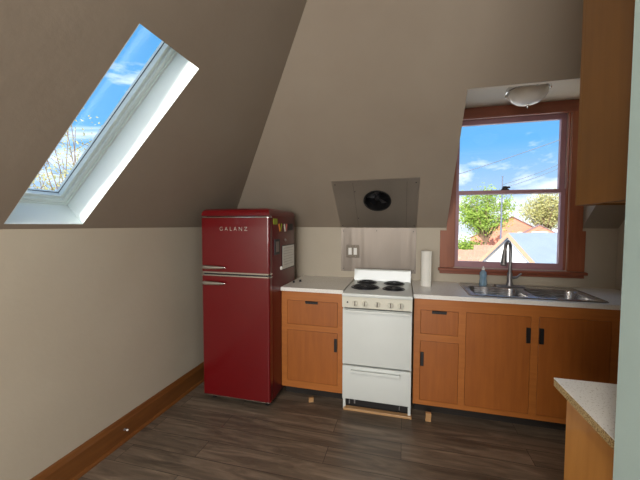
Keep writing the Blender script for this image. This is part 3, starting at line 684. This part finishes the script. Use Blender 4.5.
for y, z, r, m_, lab in ((2.452, 1.066, 0.015, 'white_plastic', 'round white magnet at the lower left corner of the paper note'), (2.548, 1.292, 0.011, 'greymag', 'small round grey magnet just above the paper note')):
    bm = bm_(); lathe(bm, [(0, 0), (r, 0), (r, 0.006), (r * 0.8, 0.012), (0, 0.014)], 20, Matrix.Translation((RX1 + 0.0006, y, z)) @ QY)
    tag(obj('fridge_magnet', bm, m_, smooth=True, loc=(RX1, y, z)), lab, 'magnet', 'magnets on the fridge side')

# ------------------------------------------------------------------ outdoors
CAM = Vector((0, 0, 1.42)); GZ = -3.0
bm = bm_(); slab(bm, rect(-120, 120, -60, 160), [rect(XL - 0.2, XR + 0.2, YR - 0.2, YB + 0.2)], (0, 0, GZ), (1, 0, 0), (0, 1, 0), (0, 0, -1), 0, 0.2)
struct('ground', bm, 'ground', 'pale sunlit yard and alley')
random.seed(4)
def gable_house(name, label, cat, peak, th, hw, drop, length, wallm, roofm, rakem=None, over=0.25, wins=()):
    peak = Vector(peak); r = Vector((math.cos(th), math.sin(th), 0)); g = Vector((math.sin(th), -math.cos(th), 0))
    t = thing(name, label, cat, (peak.x, peak.y, GZ)); eave = peak.z - drop
    bm = bm_(); slab(bm, [(-hw, GZ), (hw, GZ), (hw, eave), (0, peak.z - 0.05), (-hw, eave)], [], (peak.x, peak.y, 0), g, (0, 0, 1), r, over, length); obj('wall', bm, wallm, t)
    sl = drop / hw; ex = 1.08
    for s in (-1, 1):
        bm = bm_(); slab(bm, [(0, peak.z), (s * hw * ex, peak.z - drop * ex), (s * hw * ex, peak.z - drop * ex + 0.09), (0, peak.z + 0.09)], [], (peak.x, peak.y, 0), g, (0, 0, 1), r, 0, length + over); obj('roof_slope', bm, roofm, t)
        if rakem:
            bm = bm_(); slab(bm, [(0, peak.z - 0.14), (s * hw * ex, peak.z - drop * ex - 0.14), (s * hw * ex, peak.z - drop * ex + 0.10), (0, peak.z + 0.10)], [], (peak.x, peak.y, 0), g, (0, 0, 1), r, -0.05, -0.001); obj('rake_board', bm, rakem, t)
    for a, b_, c, d in wins:
        f = obj('window', (lambda b: (slab(b, rect(a - 0.08, b_ + 0.08, c - 0.08, d + 0.08), [rect(a, b_, c, d)], (peak.x, peak.y, 0), g, (0, 0, 1), r, over - 0.06, over - 0.002), b)[1])(bm_()), 'gable', t)
        bm = bm_(); slab(bm, rect(a, b_, c, d), [], (peak.x, peak.y, 0), g, (0, 0, 1), r, over - 0.04, over - 0.003); obj('pane', bm, 'pane', f)
    return t
def far(p, k): return CAM + (Vector(p) - CAM) * k
gable_house('garage', 'white garage with pale blue grey roof beyond the window', 'garage', far((3.352, 12, 1.115), 20 / 12), R(20), 2.5, 1.75, 9, 'gable', 'roofblue', 'rake')
K = 50 / 22
pk = far((6.35, 22, 1.95), K)
gable_house('brick_house', 'orange brick house with two gables behind the garage', 'house', pk, R(75), 5.2, 3.0, 9, 'brick', 'roofdark', None, wins=[(0.8, 1.8, pk.z - 3.5, pk.z - 2.2)])
pk2 = far((7.34, 20.6, 1.42), K)
gable_house('brick_porch', 'small orange brick gable with a dark window in front of the brick house', 'house', pk2, R(75), 1.9, 1.1, 1.9, 'brick', 'roofdark', None, 0.15, wins=[(-0.75, 0.75, pk2.z - 2.3, pk2.z - 0.9)])
pk3 = far((10.7, 25, 1.50), 2.2)
gable_house('yellow_house', 'pale yellow house at the right side of the window view', 'house', pk3, R(10), 3.2, 0.7, 9, 'yellow', 'roofdark', None)
# fence
fy = 38.0
t = thing('wood_fence', 'weathered brown board fence across the yard beyond the window', 'fence', (7.0, fy, GZ))
for k in range(44):
    x = 3.0 + k * 0.16; hgt = GZ + 1.75 + (0.55 if x > 7.2 else 0.0) + 0.02 * math.sin(k * 7.1)
    obj('board', B(x, x + 0.145, fy, fy + 0.03, GZ, hgt), 'fence', t)
for z in (0.3, 1.3): obj('rail', B(3.0, 10.1, fy + 0.03, fy + 0.09, GZ + z, GZ + z + 0.09), 'fence', t)
# trees
def tree(name, label, base, h, crown, rad, nleaf, size, leafm, seed, trunk_r=0.16, nb=26, group=None, low=0.35):
    rnd = random.Random(seed); t = thing(name, label, 'tree', base, group); base = Vector(base); cc = Vector(crown)
    bm = bm_(); fork = base + Vector((0.1, 0, h * low)); tips = []
    tube(bm, [base, base.lerp(fork, 0.5) + Vector((0.05, 0, 0)), fork], [trunk_r, trunk_r * 0.85, trunk_r * 0.7], 8)
    for k in range(nb):
        d = Vector((rnd.gauss(0, 1), rnd.gauss(0, 1), rnd.gauss(0.3, 0.8))).normalized()
        tip = cc + Vector((d.x * rad[0], d.y * rad[1], d.z * rad[2])) * rnd.uniform(0.55, 0.95)
        mid = fork.lerp(tip, 0.5) + Vector((rnd.uniform(-0.3, 0.3), rnd.uniform(-0.3, 0.3), rnd.uniform(0, 0.4)))
        tube(bm, [fork, mid, tip], [trunk_r * 0.45, trunk_r * 0.22, 0.012], 5); tips.append(tip); tips.append(mid)
        for q_ in range(3):
            s = mid.lerp(tip, rnd.uniform(0, 0.8)); e2 = s + Vector((rnd.uniform(-1, 1), rnd.uniform(-1, 1), rnd.uniform(-0.3, 1))) * rad[2] * 0.3
            tube(bm, [s, e2], [trunk_r * 0.13, 0.006], 4); tips.append(e2)
    obj('trunk', bm, 'bark', t)
    bm = bm_()
    for k in range(nleaf):
        c = rnd.choice(tips) + Vector((rnd.gauss(0, rad[0] * 0.13), rnd.gauss(0, rad[1] * 0.13), rnd.gauss(0, rad[2] * 0.13)))
        a = Vector((rnd.gauss(0, 1), rnd.gauss(0, 1), rnd.gauss(0, 1))).normalized(); b_ = a.orthogonal().normalized(); s = size * rnd.uniform(0.6, 1.3)
        bm.faces.new([bm.verts.new(c + a * s), bm.verts.new(c + b_ * s * 0.45), bm.verts.new(c - a * s), bm.verts.new(c - b_ * s * 0.45)])
    obj('foliage', bm, leafm, t)
    return t
K = 40 / 16
c1 = far((3.45, 16, 2.15), K)
tree('green_tree', 'yellow green tree standing over the fence on the left of the window view', (c1.x + 0.2, 40, GZ), 7, c1, (3.0, 2.6, 2.7), 5200, 0.17, 'leaf', 3, 0.2, 34)
c2 = far((11.0, 30, 2.7), 2.2)
tree('pale_tree', 'pale olive tree crown behind the brick house on the right', (c2.x, 66, GZ), 7, c2, (5.0, 3, 3.9), 5200, 0.24, 'leaf2', 8, 0.3, 34)
tree('yard_tree', 'thin branched tree with sparse yellow leaves seen through the skylight', (-12.5, 9.3, GZ), 8, (-12.5, 9.3, 3.4), (2.6, 2.6, 3.0), 2600, 0.06, 'leaf2', 12, 0.075, 40)
c3 = far((2.8, 16, 0.62), 2.6)
bm = bm_(); rnd = random.Random(5)
for k in range(1500):
    v = Vector((rnd.gauss(0, 0.9), rnd.gauss(0, 0.5), rnd.gauss(0, 0.55))); c = Vector((c3.x, c3.y, GZ + 1.6)) + v
    if c.z < GZ: continue
    a = Vector((rnd.gauss(0, 1), rnd.gauss(0, 1), rnd.gauss(0, 1))).normalized(); b_ = a.orthogonal().normalized()
    bm.faces.new([bm.verts.new(c + a * 0.16), bm.verts.new(c + b_ * 0.08), bm.verts.new(c - a * 0.16), bm.verts.new(c - b_ * 0.08)])
t = thing('yellow_shrub', 'bright yellow green shrub behind the fence at the left of the view', 'shrub', (c3.x, c3.y, GZ))
obj('foliage', bm, 'leaf', t)
bm = bm_(); tube(bm, [(c3.x, c3.y, GZ), (c3.x, c3.y, GZ + 1.8)], [0.05, 0.02], 6); tube(bm, [(c3.x, c3.y, GZ + 0.3), (c3.x + 0.5, c3.y, GZ + 1.7)], [0.03, 0.01], 6); obj('stem', bm, 'bark', t)
# unseen tree added for its shade: the bough keeps sun off most of the skylight shaft
t = thing('added_shade_tree', 'unseen tree added beside the house, its bough shading the skylight shaft', 'tree', (-4.7, -1.17, GZ))
bm = bm_(); P0 = Vector((-2.925, -1.20, 3.097)); dv = Vector((S2, 0, S2)); rnd = random.Random(9)
tube(bm, [(-4.7, -1.17, GZ), (-4.68, -1.17, -0.5), (-4.5, -1.17, 1.2), P0 - dv * 1.6], [0.30, 0.26, 0.20, 0.16], 14)
pts = [P0 + dv * (k * 0.3 - 1.6) + Vector((rnd.uniform(-1, 1), 0, rnd.uniform(-1, 1))) * 0.012 for k in range(14)]
tube(bm, pts, [0.155 - 0.002 * k + rnd.uniform(-0.008, 0.008) for k in range(14)], 14)
for k in range(9):
    a = P0 + dv * (1.8 + rnd.uniform(0, 0.6)); tube(bm, [a, a + Vector((rnd.uniform(-0.6, 1.4), rnd.uniform(-0.9, 0.3), rnd.uniform(0.7, 1.8)))], [0.05, 0.01], 6)
obj('trunk', bm, 'bark', t, True)
# utility pole and cables
K = 34 / 20
pb = far((5.23, 20, 4.1), K)
t = thing('utility_pole', 'thin grey utility pole beyond the window', 'utility pole', (pb.x, pb.y, GZ))
bm = bm_(); tube(bm, [(pb.x, pb.y, GZ), (pb.x, pb.y, pb.z)], [0.085, 0.05], 10); obj('pole', bm, 'wire', t)
bm = bm_(); lathe(bm, [(0, 0), (0.07, 0), (0.07, 0.06), (0, 0.10)], 10, Matrix.Translation((pb.x, pb.y, pb.z))); obj('pole_cap', bm, 'wire', t)
for k, (a, b_, rr) in enumerate([((3.03, 20, 4.455), (7.695, 20, 6.017), 0.036), ((5.27, 20, 3.68), (7.782, 20, 4.747), 0.026), ((5.27, 20, 3.50), (7.789, 20, 4.535), 0.026)]):
    A = far(a, K); Bv = far(b_, K)
    if k == 0: A = A - (Bv - A) * 0.5
    Bv = Bv + (Bv - A) * 0.6
    pts = [A.lerp(Bv, i / 16) - Vector((0, 0, 0.25 * (1 - (2 * i / 16 - 1) ** 2))) for i in range(17)]
    bm = bm_(); tube(bm, pts, rr, 6)
    tag(obj('overhead_cable', bm, 'wire', loc=A), ['highest overhead cable slanting across the window view', 'middle overhead cable running from the utility pole', 'lowest overhead cable running from the utility pole'][k], 'cable', 'overhead cables')

# ------------------------------------------------------------------ light
W = bpy.data.worlds.new('World'); bpy.context.scene.world = W; W.use_nodes = True; nt = W.node_tree
bg = nt.nodes['Background']
tc = nt.nodes.new('ShaderNodeTexCoord'); sep = nt.nodes.new('ShaderNodeSeparateXYZ'); nt.links.new(tc.outputs['Generated'], sep.inputs[0])
grad = ramp(nt, sep.outputs['Z'], [(0.0, srgb(222, 232, 246)), (0.09, srgb(176, 208, 244)), (0.22, srgb(108, 182, 242)), (0.6, srgb(84, 160, 226)), (1.0, srgb(66, 132, 215))])
mp = nt.nodes.new('ShaderNodeMapping'); mp.inputs['Scale'].default_value = (1, 1, 2.6); mp.inputs['Location'].default_value = (0.35, 0.1, 0.2); nt.links.new(tc.outputs['Generated'], mp.inputs['Vector'])
cl = noise(nt, mp.outputs['Vector'], 3.4, 7, 0.56, 0.5)
cf = ramp(nt, cl, [(0.47, (0, 0, 0, 1)), (0.62, (1, 1, 1, 1))])
sky = mix(nt, cf, grad, (1.25, 1.28, 1.32, 1))
nt.links.new(sky, bg.inputs['Color']); bg.inputs['Strength'].default_value = 1.3
sun = bpy.data.lights.new('sun', 'SUN'); sun.energy = 10.5; sun.angle = R(0.6); sun.color = (1.0, 0.94, 0.84)
so_ = bpy.data.objects.new('sun', sun); C.objects.link(so_); so_.rotation_euler = Vector((0.383, 1.0, -0.593)).to_track_quat('-Z', 'Y').to_euler(); so_.location = (0, -10, 12)
def area(name, loc, target, sx, sy, en, col):
    l = bpy.data.lights.new(name, 'AREA'); l.shape = 'RECTANGLE'; l.size = sx; l.size_y = sy; l.energy = en; l.color = col
    o = bpy.data.objects.new(name, l); C.objects.link(o); o.location = loc
    o.rotation_euler = (Vector(target) - Vector(loc)).to_track_quat('-Z', 'Y').to_euler(); return o
area('side_fill', (XR + 0.2, -1.15, 1.6), (-1.6, -0.6, 1.3), 1.9, 1.4, 14, (1.0, 0.97, 0.93))  # added fill light shining in through the unseen right wall opening
area('rear_fill', (-0.45, YR - 0.2, 1.55), (-0.45, 2, 1.4), 2.1, 1.1, 125, (1.0, 0.98, 0.94))  # added fill light behind the camera, brightens the surfaces facing it
area('overhead_fill', (-0.35, -0.55, 2.80), (-0.35, -0.55, 0), 0.5, 0.5, 66, (1.0, 0.93, 0.83))  # added overhead fill without a fixture, lifts counters and cooktop

# ------------------------------------------------------------------ camera
cam = bpy.data.cameras.new('camera'); co = bpy.data.objects.new('camera', cam); C.objects.link(co)
cam.sensor_width = 36; cam.lens = 322.2 / 640 * 36; cam.clip_start = 0.02; cam.clip_end = 500
yaw, pit, rol = R(-14.66), R(-2.70), R(0.14)
fw = Vector((math.sin(yaw) * math.cos(pit), math.cos(yaw) * math.cos(pit), math.sin(pit)))
rt = Vector((math.cos(yaw), -math.sin(yaw), 0)); up = rt.cross(fw)
r2 = rt * math.cos(rol) + up * math.sin(rol); u2 = -rt * math.sin(rol) + up * math.cos(rol)
co.matrix_world = Matrix(((r2.x, u2.x, -fw.x, 0), (r2.y, u2.y, -fw.y, 0), (r2.z, u2.z, -fw.z, 1.42), (0, 0, 0, 1)))
sc = bpy.context.scene; sc.camera = co
sc.view_settings.view_transform = 'Standard'; sc.view_settings.look = 'None'; sc.view_settings.gamma = 1; sc.view_settings.exposure = 0.0
sc.view_settings.use_curve_mapping = False
